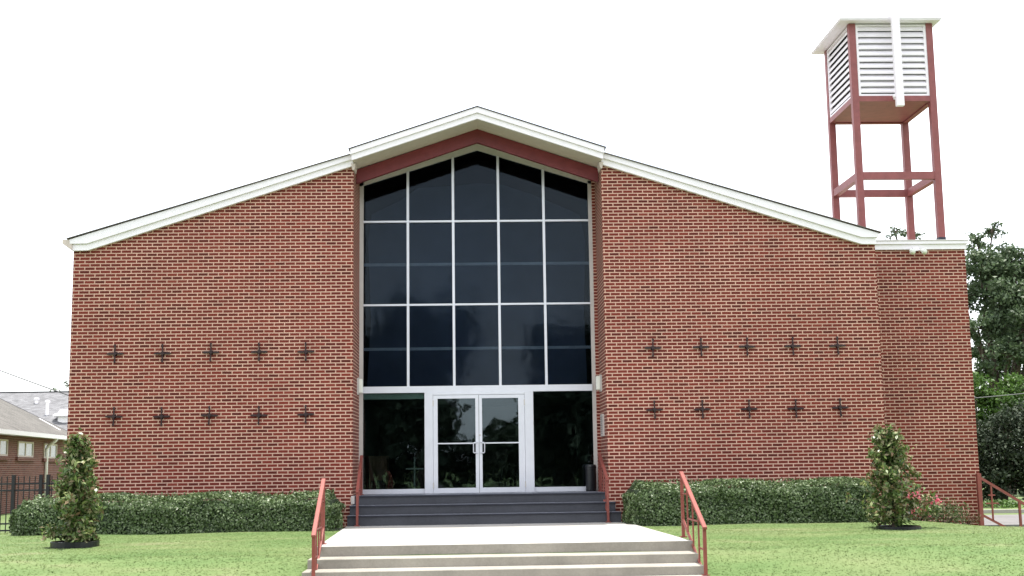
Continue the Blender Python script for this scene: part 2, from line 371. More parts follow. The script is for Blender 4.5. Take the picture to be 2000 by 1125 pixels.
# raised roof over the entrance bay
OV = MB().prism([(-2.58, 7.618), (0, 8.480), (2.58, 7.618), (2.58, 7.634), (0, 8.496), (-2.58, 7.634)], -.42, 3.0).build('gable_roof', SHINGLE, CH)
def chev(x, zb, zt, s=.335): return [(-x, zb-s*x), (0, zb), (x, zb-s*x), (x, zt-s*x), (0, zt), (-x, zt-s*x)]
MB().prism(chev(2.52, 8.245, 8.362), -.36, -.30).build('fascia', WHITE, OV)
MB().prism(chev(2.545, 8.365, 8.475), -.40, -.30).build('fascia', WHITE, OV)
MB().prism(chev(2.505, 8.249, 8.472), -.297, 1.6).build('soffit', CREAM, OV)
for s in (-1, 1):
    MB().prism([(s*2.508-.02, 7.27), (s*2.508+.02, 7.27), (s*2.508+.045, 7.40), (s*2.508-.045, 7.40)], -.10, .30).build('bracket', CREAM, OV)
MB().prism(chev(2.497, 7.961, 8.243, .342), .43, .53).build('gable_beam', REDP, CH)

# glazed entrance wall
CW = MB()
YF, YG = 1.34, 1.385
CW.box(-2.508, -2.425, YF, YF+.1, .74, 7.36); CW.box(2.36, 2.437, YF, YF+.1, .74, 7.345)
i = len(CW.v)
CW.prism([(-2.425, 7.27), (0, 8.03), (2.36, 7.29), (2.437, 7.266), (2.437, 7.40), (0, 8.17), (-2.508, 7.38), (-2.508, 7.245)], YF, YF+.1)
MB().box(2.438, 2.509, YF-.005, 1.449, .74, 7.42).build('jamb', BRICK, CH)
CURT = CW.build('curtain_window', ALU2, CH)
MX = [-1.485, -.525, .437, 1.402]
def topz(x): return 8.03 - .313*abs(x)
for x in MX:
    MB().prism([(x-.026, 2.98), (x+.026, 2.98), (x+.026, topz(x+.026)), (x-.026, topz(x-.026))], YF-.035, YF+.08).build('mullion', ALU, CURT)
XE = [-2.425] + MX + [2.36]
for z in (6.477, 4.693):
    t = MB()
    for a, b in zip(XE[:-1], XE[1:]): t.box(a+(.026 if a in MX else 0), b-(.026 if b in MX else 0), YF-.02, YF+.07, z-.019, z+.019)
    t.build('transom', ALU, CURT)
MB().box(-2.425, 2.36, YF-.045, YF+.09, 2.846, 2.98).build('transom', ALU, CURT)
ZE = [2.98, 4.693, 6.477]
for j in range(5):
    a = XE[j]+(.026 if j else 0); b = XE[j+1]-(.026 if j < 4 else 0)
    for q in range(2): MB().box(a, b, YG, YG+.008, ZE[q], ZE[q+1]).build('pane', GLASS_UP, CURT)
    if a < 0 < b: top = [(b, topz(b)), (0, topz(0)), (a, topz(a))]
    else: top = [(b, topz(b)), (a, topz(a))]
    MB().prism([(a, 6.477), (b, 6.477)] + top, YG, YG+.008).build('pane', GLASS_UP, CURT)
for a, b in ((-2.425, -1.149), (1.117, 2.36)):
    SL = MB().box(a, b, YG, YG+.008, .868, 2.846).build('sidelight', GLASS_LO, CH)
    MB().box(a, b, YF-.012, YF+.09, .745, .867).build('sill', ALU, SL)
df = MB(); df.box(-1.149, -.972, YF-.06, YF+.09, .745, 2.846); df.box(.935, 1.117, YF-.06, YF+.09, .745, 2.846); df.box(-.972, .935, YF-.06, YF+.09, 2.79, 2.846)
df.build('door_frame', ALU, CH, .004)
for s, (a, b, g0, g1) in ((-1, (-.968, -.024, -.876, -.092)), (1, (-.016, .931, .046, .803))):
    D = MB(); y0, y1 = YF-.05, YF+.0
    D.box(a, g0, y0, y1, .76, 2.785); D.box(g1, b, y0, y1, .76, 2.785)
    D.box(g0, g1, y0, y1, .76, .875); D.box(g0, g1, y0, y1, 2.715, 2.785); D.box(g0, g1, y0+.005, y1-.005, 1.775, 1.80)
    DO = D.build('door', ALU, CH)
    MB().box(g0, g1, y0+.02, y0+.028, .875, 1.775).build('door_glass', GLASS_LO, DO)
    MB().box(g0, g1, y0+.02, y0+.028, 1.80, 2.715).build('door_glass', GLASS_LO, DO)
    hx = (g1+.03) if s < 0 else (g0-.03); hb = hx - .0*s; o2 = hx + s*.075
    h = MB(); h.tube([(hb, y0, 1.80), (hb+s*.01, y0-.05, 1.80), (o2-s*.012, y0-.06, 1.797), (o2, y0-.06, 1.785), (o2, y0-.06, 1.60), (o2-s*.012, y0-.06, 1.588), (hb+s*.01, y0-.05, 1.585), (hb, y0, 1.585)], .012, 8)
    h.build('handle', ALU, DO, smooth=True)
    for z in (.93, 2.62): MB().box((a if s < 0 else b)-.012, (a if s < 0 else b)+.012, y0-.012, y0, z-.06, z+.06).build('hinge', ALU2, DO)
    if s > 0: MB().tube([(b-.93, y0-.008, 1.95), (b-.93, y0+.01, 1.95)], .018, 12).build('lock', ALU2, DO)
# interior seen through the glass
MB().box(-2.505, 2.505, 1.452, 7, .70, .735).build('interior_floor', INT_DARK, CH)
MB().prism([(-2.42, 2.9), (2.34, 2.9), (2.30, 4.6), (2.36, 6.2), (2.25, 6.78), (1.25, 7.22), (.55, 7.46), (0, 7.50), (-.5, 7.44), (-1.3, 7.40), (-1.7, 7.12), (-2.32, 6.82), (-2.40, 6.2), (-2.33, 4.5)], 2.2, 2.3).build('interior_wall_or_reflection', REFL_TONE, CH)  # panel outlined to imitate the lighter reflected zone in the upper panes
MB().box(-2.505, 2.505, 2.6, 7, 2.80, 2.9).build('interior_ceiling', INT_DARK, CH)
MB().box(-2.505, 2.505, 7, 7.1, .7, 2.8).build('interior_wall_or_reflection', INT_DARK, CH)
MB().box(-2.505, 2.505, 2.9, 3.0, 2.9, 8.2).build('interior_wall_or_reflection', INT_DARK, CH)
for s in (-1, 1): MB().box(min(s*2.505, s*2.6), max(s*2.505, s*2.6), 1.46, 7.1, .7, 8.0).build('interior_wall_or_reflection', INT_DARK, CH)
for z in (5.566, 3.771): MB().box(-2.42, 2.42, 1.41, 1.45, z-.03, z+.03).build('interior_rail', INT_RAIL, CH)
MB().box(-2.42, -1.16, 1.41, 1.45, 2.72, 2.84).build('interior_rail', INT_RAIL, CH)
# annex block to the right
MB().box(7.9, 10.435, 1.3, 7.5, -.5, 5.80).build('annex_wall', BRICK, CH)
AN = MB().box(7.95, 10.49, 1.20, 7.6, 5.955, 5.975).build('annex_roof', ALU2, CH)
MB().box(7.95, 10.46, 1.255, 7.55, 5.775, 5.885).build('fascia', WHITE, AN)
MB().box(7.95, 10.488, 1.215, 7.58, 5.887, 5.953).build('fascia', WHITE, AN)

# black painted entrance steps
ES = empty('entrance_steps', 'dark grey painted steps rising into the recessed glass entrance', 'steps')
st = MB(); st.box(-2.507, 2.507, .02, 1.45, -.3, .750); st.box(-2.53, 2.60, -.30, .02, -.3, .572); st.box(-2.55, 2.67, -.60, -.30, -.3, .396)
st.build('step_block', DARKSTEP, ES)
nz = MB(); nz.box(-2.507, 2.507, -.005, 1.335, .751, .772); nz.box(-2.54, 2.61, -.325, .018, .573, .592); nz.box(-2.56, 2.68, -.625, -.303, .397, .415)
nz.build('nosing_shadow', NOSING, ES)  # dark colour stands for the shadow line at each step edge
tr = MB(); tr.box(-2.50, 2.50, .0, 1.2, .773, .776); tr.box(-2.53, 2.60, -.315, -.008, .593, .596); tr.box(-2.55, 2.67, -.612, -.33, .416, .419)
tr.build('tread', M_plain('highlight_tread', (.16, .17, .20), .5, .15), ES)  # paler colour stands for the highlight along each tread
settle(ES, (0, .3, .22))

# lower concrete flight
FS = empty('concrete_steps', 'broad concrete steps in the foreground leading up to the walk', 'steps')
NY = [-6.47, -7.0, -7.5, -7.95, -8.4]; NZ = [.222, .083, -.046, -.167, -.29]
xl = [-2.41, -2.46, -2.47, -2.48, -2.5]; xr = [3.0, 2.99, 2.98, 2.98, 2.98]
for j in range(1, 5):
    MB().box(xl[j], xr[j], NY[j], NY[j-1], -.5, NZ[j]).build('step', CONC, FS, .008)
MB().box(-2.42, 3.02, -6.49, -6.45, -.5, .221).build('step', CONC, FS)
settle(FS, (.27, -7.4, -.3))

# ------------------------------------------------------------------ handrails
def sloped_rail(name, label, group, top0, top1, base0, base1, drop=.70, nb=3, w=.045):
    t = empty(name, label, 'handrail', group)
    top0, top1 = Vector(top0), Vector(top1)
    ext = (top1-top0)*.03
    MB().bar(top0-ext*.3, top1+ext, w*1.35, w*.9).build('rail', RAILP, t, .006)
    for p, b in ((top0, base0), (top1, base1)):
        MB().bar((p.x, p.y, b), (p.x, p.y, p.z-.02), w).build('post', RAILP, t)
        MB().box(p.x-.05, p.x+.05, p.y-.05, p.y+.05, b-.005, b+.012).build('base_plate', RAILP, t)
    dv = Vector((0, 0, -drop)); MB().bar(top0+dv, top1+dv, w*.7, w*.9).build('bottom_rail', RAILP, t)
    for j in range(nb):
        f = (j+1)/(nb+1); p = top0.lerp(top1, f)
        MB().bar((p.x, p.y, p.z-drop), (p.x, p.y, p.z-.02), w*.5).build('baluster', RAILP, t)
    n = nb+1
    for j in range(n):
        for q, dz in enumerate((.22, .40)):
            if (j+q) % 2 == 0:
                a = top0.lerp(top1, j/n); b = top0.lerp(top1, (j+1)/n); zz = (a.z+b.z)/2-dz
                MB().bar((a.x, a.y, zz), (b.x, b.y, zz), w*.45).build('cross_bar', RAILP, t)
    settle(t, (top0.x, top0.y, base0)); return t
GR = 'red iron handrails'
sloped_rail('handrail', 'rust red iron handrail at the left end of the concrete steps, beside the left lawn', GR, (-2.375, -5.9, 1.16), (-2.30, -7.6, .455), .222, -.167)
sloped_rail('handrail', 'rust red iron handrail at the right end of the concrete steps, beside the right lawn', GR, (3.03, -5.55, 1.185), (2.975, -7.6, .48), .222, -.167)
sloped_rail('handrail', 'red handrail on the dark entrance steps against the left brick corner', GR, (-2.40, .75, 1.545), (-2.355, -.66, .875), .776, .222, .66)
sloped_rail('handrail', 'red handrail on the dark entrance steps below the plaque, next to the bin', GR, (2.415, .75, 1.53), (2.415, -.66, 1.03), .776, .222, .66)
sr = empty('handrail', 'red handrail with a cross in its panel, sloping down from the annex corner', 'handrail', GR)
MB().bar((10.33, 1.1, -.1), (10.33, 1.1, 1.02), .085).build('post', RAILP, sr, .004)
MB().bar((10.34, 1.1, .945), (11.75, 1.1, .07), .05, .05).build('rail', RAILP, sr)
MB().bar((10.36, 1.1, .17), (10.86, 1.1, -.105), .03, .045).build('bottom_rail', RAILP, sr)
MB().bar((11.15, 1.1, -.2), (11.15, 1.1, .42), .045).build('post', RAILP, sr)
MB().box(11.08, 11.22, 1.04, 1.16, -.215, -.12).build('base_plate', RAILP, sr)
MB().bar((11.72, 1.1, -.3), (11.72, 1.1, .06), .045).build('post', RAILP, sr)
MB().bar((10.58, 1.1, .06), (10.58, 1.1, .79), .03).bar((10.443, 1.1, .405), (10.565, 1.1, .405), .026).bar((10.595, 1.1, .405), (10.711, 1.1, .405), .026).bar((10.51, 1.1, .573), (10.565, 1.1, .573), .026).bar((10.595, 1.1, .573), (10.65, 1.1, .573), .026).build('cross_panel', RAILP, sr)
settle(sr, (10.33, 1.1, -.1))

# ------------------------------------------------------------------ iron crosses on the walls
def cross_mesh():
    m = MB()
    m.prism([(-.010, -.185), (.010, -.185), (.011, .185), (-.011, .185)], -.050, -.018)
    m.prism([(-.165, -.010), (-.11, -.024), (-.02, -.014), (-.02, .014), (-.11, .020), (-.165, .010)], -.036, -.012)
    m.prism([(.02, -.014), (.11, -.024), (.165, -.010), (.165, .010), (.11, .020), (.02, .014)], -.036, -.012)
    m.prism([(0, -.048), (.042, 0), (0, .048), (-.042, 0)], -.062, -.051)
    m.prism([(-.034, -.042), (.034, -.042), (.034, .036), (-.034, .036)], -.011, .0)
    for s in (-1, 1): m.prism([(-.019, s*.155-.02), (.019, s*.155-.02), (.019, s*.155+.02), (-.019, s*.155+.02)], -.056, -.0502)
    return m
ordn = ['leftmost', 'second', 'middle', 'fourth', 'rightmost']
proto = None
for wall, xs in (('left', (-7.17, -6.24, -5.31, -4.35, -3.43)), ('right', (3.46, 4.42, 5.345, 6.27, 7.18))):
    for row, z in (('upper', 3.613), ('lower', 2.372)):
        for j, x in enumerate(xs):
            if proto is None: proto = cross_mesh().build('wall_cross', IRON); o = proto
            else: o = proto.copy(); COL.objects.link(o)
            o.location = (x + random.uniform(-.01, .01), -.002, z + random.uniform(-.008, .008)); o.rotation_euler.y = random.uniform(-.03, .03)
            tag(o, f'dark iron cross, {ordn[j]} of five in the {row} row on the {wall} wall', 'wall cross', 'iron crosses on the brick walls')

# ------------------------------------------------------------------ small fittings
for s, y, z0, z1 in ((-1, .98, 2.80, 3.14), (1, .88, 2.80, 3.14)):
    side = 'left' if s < 0 else 'right'
    L = empty('wall_light', f'white upright box light on the {side} side wall of the entrance recess' + (', above the plaque' if s > 0 else ''), 'wall light', 'entrance wall lights')
    a, b = sorted((s*2.509, s*2.475)); MB().box(a, b, y-.10, y+.10, z0, z1).build('back_plate', ALU2, L)
    a, b = sorted((s*2.4745, s*2.40)); MB().box(a, b, y-.075, y+.075, z0+.03, z1-.02).build('lens', LIGHTG, L, .012)
    settle(L, (s*2.509, y, z0))
pq = empty('plaque', 'pale stone plaque with rows of engraved lines on the right recess wall', 'plaque')
MB().box(2.478, 2.509, .52, .98, 1.88, 2.33).build('slab', STONE, pq)
ln = MB()
for j in range(9):
    z = 2.27-j*.041; w = (.19, .16, .20, .14, .19, .17, .20, .12, .16)[j]; ln.box(2.474, 2.4777, .75-w, .75+w, z-.008, z+.008)
ln.build('engraved_line', M_plain('engraving', (.28, .24, .23), .8), pq)
settle(pq, (2.509, .75, 1.88))
fl = empty('floodlight', 'white twin-headed floodlight under the annex roof edge', 'floodlight')
MB().box(9.29, 9.42, 1.235, 1.254, 5.74, 5.81).build('junction_box', WHITE, fl)
for s, x in ((-1, 9.23), (1, 9.475)):
    MB().tube([(9.355+s*.05, 1.24, 5.76), (x, 1.20, 5.745)], .014).build('arm', WHITE, fl)
    MB().tube([(x-s*.01, 1.235, 5.76), (x, 1.16, 5.725), (x+s*.005, 1.08, 5.69)], [.035, .045, .062], 14).build('lamp_head', LIGHTG, fl, smooth=True)
settle(fl, (9.355, 1.3, 5.77))
ob = MB().box(-2.535, -2.467, -.03, 0, .615, .775).build('outlet_box', STONE, None, .005); tag(ob, 'small grey outlet box low on the brick corner left of the dark steps', 'outlet box')
bn = empty('trash_bin', 'black cylindrical bin standing beside the glass sidelight', 'bin')
MB().lathe([(.0, 0), (.10, 0), (.108, .02), (.112, .46), (.0, .46)], (2.265, 1.08, .776)).build('bin_body', PLASTIC, bn, smooth=False)
MB().lathe([(.0, .461), (.118, .461), (.118, .50), (.10, .535), (.085, .54), (.085, .51), (.0, .51)], (2.265, 1.08, .776)).build('lid', PLASTIC, bn)
settle(bn, (2.265, 1.08, .776))
rv = empty('roof_vent', 'small dark vent poking over the left roof slope', 'roof vent')
MB().lathe([(.05, 0), (.05, .86)], (-5.45, 3.0, 6.65), 12).build('pipe', PLASTIC, rv); MB().lathe([(0, .93), (.12, .90), (.12, .83), (.05, .83)], (-5.45, 3.0, 6.65), 12).build('cap', PLASTIC, rv)
# things standing inside, behind the left sidelight
lc = empty('lectern', 'brown wooden cabinet standing inside behind the left sidelight', 'cabinet')
MB().box(-2.42, -2.03, 2.9, 3.3, .76, 1.53).build('cabinet_body', WOOD, lc); MB().box(-2.38, -2.07, 2.885, 2.899, .78, 1.03).build('shade_plate', INT_DARK, lc); MB().box(-2.44, -2.01, 2.87, 3.32, 1.531, 1.56).build('top', WOOD, lc)  # dark plate on the front has the hollow's shade in its colour
settle(lc, (-2.22, 3.1, .735))
cs = MB(); cs.box(-1.425, -1.395, 2.4, 2.43, .75, 1.53); cs.box(-1.60, -1.426, 2.4, 2.43, 1.26, 1.29); cs.box(-1.394, -1.22, 2.4, 2.43, 1.26, 1.29); cs.box(-1.55, -1.27, 2.3, 2.55, .737, .75)
tag(cs.build('standing_cross', INT_RAIL), 'slender pale cross standing on the floor inside the left sidelight', 'cross')

# ------------------------------------------------------------------ bell tower on the annex roof
BT = empty('bell_tower', 'open steel bell tower with white louvers on the annex roof', 'bell tower')
X0, X1, Y0, Y1 = 8.408, 10.315, 2.0, 3.98; PW = .15
for x in (X0, X1-PW):
    for y in (Y0, Y1-PW): MB().box(x, x+PW, y, y+PW, 5.976, 11.08).build('post', STEELP, BT, .004)
MB().box(X1-PW-.004, X1+.004, Y0-.004, Y0+PW+.004, 5.977, 6.17).build('post_base', NOSING, BT)
def ring(z0, z1, name, d=.12):
    for y in (Y0+.01, Y1-d-.01): MB().box(X0+PW, X1-PW, y, y+d, z0, z1).build(name, STEELP, BT)
    for x in (X0+.01, X1-d-.01): MB().box(x, x+d, Y0+PW, Y1-PW, z0, z1).build(name, STEELP, BT)
ring(7.49, 7.655, 'brace'); ring(9.27, 9.395, 'floor_beam')
MB().box(X0+.135, X1-.135, Y0+.135, Y1-.135, 9.30, 9.34).build('floor_panel', STEELP, BT)
MB().box(X0+.11, X1-.11, Y0+.11, Y1-.11, 9.40, 11.05).build('shade_core', INT_DARK, BT)  # solid dark box standing in for the shade between the slats
ZL0, ZL1, NS = 9.397, 11.06, 11
for face in range(4):
    if face in (0, 2): a, b = X0+PW, X1-PW
    else: a, b = Y0+PW, Y1-PW
    fr = MB(); sl = MB(); pitch = (ZL1-ZL0-.08)/NS
    def put(m, u0, u1, d0, d1, z0, z1):
        if face == 0: m.box(u0, u1, Y0+d0, Y0+d1, z0, z1)
        elif face == 2: m.box(u0, u1, Y1-d1, Y1-d0, z0, z1)
        elif face == 1: m.box(X0+d0, X0+d1, u0, u1, z0, z1)
        else: m.box(X1-d1, X1-d0, u0, u1, z0, z1)
    put(fr, a, a+.055, .02, .08, ZL0, ZL1); put(fr, b-.055, b, .02, .08, ZL0, ZL1)
    put(fr, a+.055, b-.055, .02, .08, ZL0, ZL0+.045); put(fr, a+.055, b-.055, .02, .08, ZL1-.035, ZL1)
    F = fr.build('louver_frame', WHITE, BT)
    for j in range(NS):
        z = ZL0+.045+j*pitch; q = [(.022, z+.058), (.03, z+.030), (.095, z+pitch+.005), (.087, z+pitch+.03)]
        m = MB()
        if face == 0: m.prismx([(Y0+d, zz) for d, zz in q], a+.055, b-.055)
        elif face == 2: m.prismx([(Y1-d, zz) for d, zz in q], a+.055, b-.055)
        elif face == 1: m.prism([(X0+d, zz) for d, zz in q], a+.055, b-.055)
        else: m.prism([(X1-d, zz) for d, zz in q], a+.055, b-.055)
        m.build('slat', WHITE, F)
MB().box(8.16, 10.44, 1.80, 4.18, 11.085, 11.11).build('tower_roof', WHITE, BT)
MB().prism([(8.14, 11.112), (10.46, 11.112), (10.42, 11.175), (8.18, 11.175)], 1.78, 4.2).build('roof_cap', WHITE, BT)
MB().box(9.285, 9.455, 1.66, 1.77, 9.07, 11.26).build('white_bar', WHITE, BT, .006)
MB().box(9.33, 9.41, 1.771, 2.0, 9.30, 9.38).box(9.23, 9.28, 1.70, 1.76, 9.28, 9.34).build('bar_bracket', WHITE, BT)
settle(BT, (9.36, 2.99, 5.976))

# ------------------------------------------------------------------ planting
def hedge(x0, x1, y0, y1, z0, z1, n, label, seed):
    t = empty('hedge', label, 'hedge', 'clipped hedges along the front wall')
    light_block = MB(); light_block.box(x0+.10, x1-.10, y0+.10, y1-.10, z0-.05, z1-.10); light_block.build('light_block', LEAF_D, t)  # dark box added inside the leaves to block light
    rng = np.random.default_rng(seed)
    def lump(u, v): return .04*np.sin(u*3.1+seed)+.03*np.sin(u*7.3+v*5)+.02*np.sin(v*11+u*2)
    A = [(x1-x0)*(z1-z0), (x1-x0)*(y1-y0), (y1-y0)*(z1-z0)]; tot = A[0]*1.3+A[1]+2*A[2]
    P = []; Nn = []
    def add(k, fn, nr):
        u = rng.uniform(0, 1, k); v = rng.uniform(0, 1, k); d = np.abs(rng.normal(0, .035, k)); q = fn(u, v, d); P.append(q)
        m = rng.normal(0, .65, (k, 3)) + np.array(nr); Nn.append(m)
    r = .22   # rounded shoulder
    def soft(x, y, z):
        # pull the edges in so the box reads as a clipped bush
        ez = np.clip((z-(z1-r))/r, 0, 1); fy = np.clip(((y0+r)-y)/r, 0, 1); ex = np.maximum(np.clip(((x0+r)-x)/r, 0, 1), np.clip((x-(x1-r))/r, 0, 1))
        z = z - ez*(fy**2*.10 + ex**2*.16); y = y + fy*ez**2*.06 + fy*ex**2*.08
        x = np.where(x < (x0+x1)/2, x + ex*(ez**2*.16+fy**2*.10), x - ex*(ez**2*.16+fy**2*.10)); return np.stack([x, y, z], 1)
    add(int(n*A[0]*1.3/tot), lambda u, v, d: soft(x0+u*(x1-x0), y0+d+lump(u*(x1-x0), v*(z1-z0)), z0+.02+v*(z1-z0-.02)), (0, -1, .35))
    add(int(n*A[1]/tot), lambda u, v, d: soft(x0+u*(x1-x0), y0+v*(y1-y0), z1-d+lump(u*(x1-x0), v*2)), (0, -.1, 1))
    add(int(n*A[2]/tot), lambda u, v, d: soft(x0+d+lump(u*2, v), y0+u*(y1-y0), z0+v*(z1-z0)), (-1, 0, .35))
    add(int(n*A[2]/tot), lambda u, v, d: soft(x1-d-lump(u*2, v), y0+u*(y1-y0), z0+v*(z1-z0)), (1, 0, .35))
    k = n//60; u = rng.uniform(0, 1, k); P.append(soft(x0+u*(x1-x0), y0+rng.uniform(0, 1, k)*(y1-y0), z1+rng.uniform(0, .07, k))); Nn.append(rng.normal(0, .7, (k, 3))+np.array((0, 0, .6)))
    P = np.concatenate(P); Nn = np.concatenate(Nn)
    quads('foliage', P, Nn, rng.uniform(.035, .065, len(P)), LEAF_H, t, 1.7)
    settle(t, ((x0+x1)/2, (y0+y1)/2, z0))
hedge(-8.46, -2.62, -1.82, -.55, .14, .845, 30000, 'long clipped green hedge along the wall left of the entrance steps', 3)
hedge(2.72, 7.40, -1.70, -.45, .16, .945, 28000, 'clipped green hedge along the wall right of the entrance steps', 8)

def magnolia(x, y, z, h, w, seed, label):
    t = empty('magnolia_shrub', label, 'shrub', 'young magnolia shrubs on the lawn'); rng = np.random.default_rng(seed)
    m = MB(); pts = [(x+.02*math.sin(k*1.3), y+.02*math.cos(k*1.7), z-.03+h*.93*k/7) for k in range(8)]
    m.tube(pts, [.032*(1-.85*k/7) for k in range(8)], 8); m.build('trunk', BARK, t)
    br = MB(); C = []
    for k in range(58):
        f = .05+.92*(k+rng.uniform(0, 1))/58; a = k*2.4+rng.uniform(-.5, .5)
        prof = np.interp(f, [0, .1, .28, .5, .72, .88, 1], [.70, .98, 1.0, .86, .62, .46, .18])
        L = w*.5*prof*rng.choice([.62, .8, .95, 1.05, 1.35], p=[.2, .25, .3, .17, .08]); p0 = np.array([x, y, z+h*(f-.03)*.95]); p1 = np.array([x+L*np.cos(a), y+L*np.sin(a), z+h*f+.10*rng.uniform(.1, 1)])
        br.tube([tuple(p0), tuple((p0*.5+p1*.5)+np.array([0, 0, -.01])), tuple(p1)], [.009, .006, .003], 5)
        for q in range(5): C.append(p0+(p1-p0)*(1-.18*q))
    br.build('branch', BARK, t)
    C = np.array(C); n = 62
    P = np.repeat(C, n, 0) + rng.normal(0, .045, (len(C)*n, 3)); k = P[:, 2] > z+.06; P = P[k]
    hole = np.sin(P[:, 0]*9+seed)+np.sin(P[:, 2]*8+P[:, 1]*7+seed*2); k = rng.uniform(0, 1, len(P)) < np.where(hole > .7, .06, .37); P = P[k]
    out = P-np.array([x, y, 0]); out[:, 2] = 0; out /= np.linalg.norm(out, axis=1, keepdims=True)+1e-6
    Nn = rng.normal(0, .7, (len(P), 3))+out*.35+np.array([0, 0, .5])
    quads('foliage', P, Nn, rng.uniform(.06, .125, len(P)), LEAF_M, t, 2.3, .1)
    settle(t, (x, y, z))
def ringbed(x, y, z, r, label):
    t = MB(); t.lathe([(r, -.04), (r, .075), (r-.02, .08), (r-.03, .07), (r-.03, -.04)], (x, y, z), 30)
    o = t.build('edging_ring', PLASTIC); tag(o, label, 'edging ring', 'plastic edging rings'); return o
zl = float(ground_z(-6.42, -4.55)); zr = float(ground_z(6.97, -3.45))
magnolia(-6.44, -4.55, zl, 1.72, .84, 5, 'young leafy magnolia shrub in front of the left hedge end')
magnolia(6.97, -3.42, zr, 1.68, 1.12, 12, 'young leafy magnolia shrub in front of the right hedge end, near the pink flowers')
ringbed(-6.42, -4.55, zl+.01, .37, 'black plastic edging ring around the left magnolia shrub').rotation_euler = (0, 0, 0)
ringbed(7.05, -3.45, zr-.035, .37, 'black plastic edging ring around the right magnolia shrub, sunk in the grass')
def bush(name, label, cat, c, rad, n, ls, mat, flowers=0, fmat=None, seed=1, stems=9):
    t = empty(name, label, cat); rng = np.random.default_rng(seed); m = MB(); c = np.array(c); rad = np.array(rad); C = []
    for k in range(stems):
        a = rng.uniform(0, 6.28); e = c+rad*np.array([np.cos(a)*rng.uniform(.3, .95), np.sin(a)*rng.uniform(.3, .95), rng.uniform(.3, .95)]); C.append(e)
        m.tube([tuple(c+np.array([0, 0, -.02])), tuple((c+e)/2+np.array([0, 0, .04])), tuple(e)], [.010, .007, .003], 5)
    m.build('stem', BARK, t); C = np.array(C)
    P = np.repeat(C, n//stems, 0); P = P+rng.normal(0, 1, P.shape)*rad*.24; P = P[P[:, 2] > c[2]]
    quads('foliage', P, rng.normal(0, .7, P.shape)+np.array((0, 0, .5)), rng.uniform(.6, 1.3, len(P))*ls, mat, t, 2)
    if flowers:
        for k in range(flowers):
            f = C[rng.integers(0, len(C))]+rng.normal(0, 1, 3)*rad*.22; f[2] = max(f[2], c[2]+.20)+.06; f[1] -= rad[1]*.5
            f[1] -= .08; f[0] = c[0]+rng.uniform(-.35, .30); Q = f+rng.normal(0, .036, (34, 3)); quads('flower', Q, rng.normal(0, 1, Q.shape), np.full(len(Q), .06), fmat, t, 1.2)
    settle(t, tuple(c)); return t
bush('azalea_bush', 'low azalea bush with pink blossoms against the annex wall', 'flowering bush', (8.55, -.2, .06), (.42, .3, .46), 1300, .055, LEAF_A, 9, PINK, 3, 14)
bush('low_plant', 'low pale green plant between the pink azalea and the annex corner', 'plant', (9.15, .0, .0), (.40, .3, .42), 800, .06, LEAF_A, 0, None, 6, 12)
bush('dry_plant', 'small wispy dry plant at the foot of the annex corner', 'plant', (9.75, .5, -.06), (.28, .2, .26), 260, .05, M_leaf('dry_leaf', [(.14, .10, .05), (.22, .17, .09), (.12, .13, .05)]), 0, None, 9, 9)

def tree(label, loc, h, trunk_r, clumps, nleaf, ls, mat, seed, name='oak_tree', group=None, spread=.95, fork=.35):
    """clumps: (dx, dy, z, rx, rz); twigs and leaves hang from limbs that reach each clump"""
    t = empty(name, label, 'tree', group); rng = np.random.default_rng(seed); x, y, z = loc
    m = MB(); fk = Vector((x, y, z+h*fork)); m.tube([(x, y, z-.1), (x+.05, y, z+h*fork*.5), tuple(fk)], [trunk_r*1.25, trunk_r, trunk_r*.8], 10); m.build('trunk', BARK, t)
    lb = MB(); P = []
    for (dx, dy, cz, rx, rz) in clumps:
        c = Vector((x+dx, y+dy, z+cz)); mid = fk.lerp(c, .5)+Vector((rng.normal(0, .3), rng.normal(0, .3), rng.uniform(-.1, .5)))
        lb.tube([tuple(fk-Vector((0, 0, .2))), tuple(mid), tuple(c)], [trunk_r*.5, trunk_r*.3, trunk_r*.12], 7)
        ntw = max(5, int(14*rx)); n = int(nleaf*rx*rx*rz); tips = []
        for k in range(ntw):
            d = rng.normal(size=3); d /= np.linalg.norm(d); e = np.array(c)+d*np.array([rx, rx, rz])*rng.uniform(.55, 1.0); tips.append(e)
            lb.tube([tuple(c), tuple((np.array(c)+e)/2+rng.normal(0, .08, 3)), tuple(e)], [trunk_r*.10, trunk_r*.06, .012], 5)
        tips = np.array(tips); pick = rng.integers(0, len(tips), n)
        base = tips[pick]*rng.uniform(.75, 1.02, (n, 1)) ; base = np.array(c)+(tips[pick]-np.array(c))*rng.uniform(.45, 1.08, (n, 1))
        P.append(base+rng.normal(0, 1, (n, 3))*np.array([rx, rx, rz*.8])*.17*spread)
    lb.build('limb', BARK, t); P = np.concatenate(P)
    quads('crown', P, rng.normal(0, .6, P.shape)+np.array((0, 0, .55)), rng.uniform(.7, 1.3, len(P))*ls, mat, t, 1.7)
    settle(t, loc)
TG = 'trees beyond the road on the right'
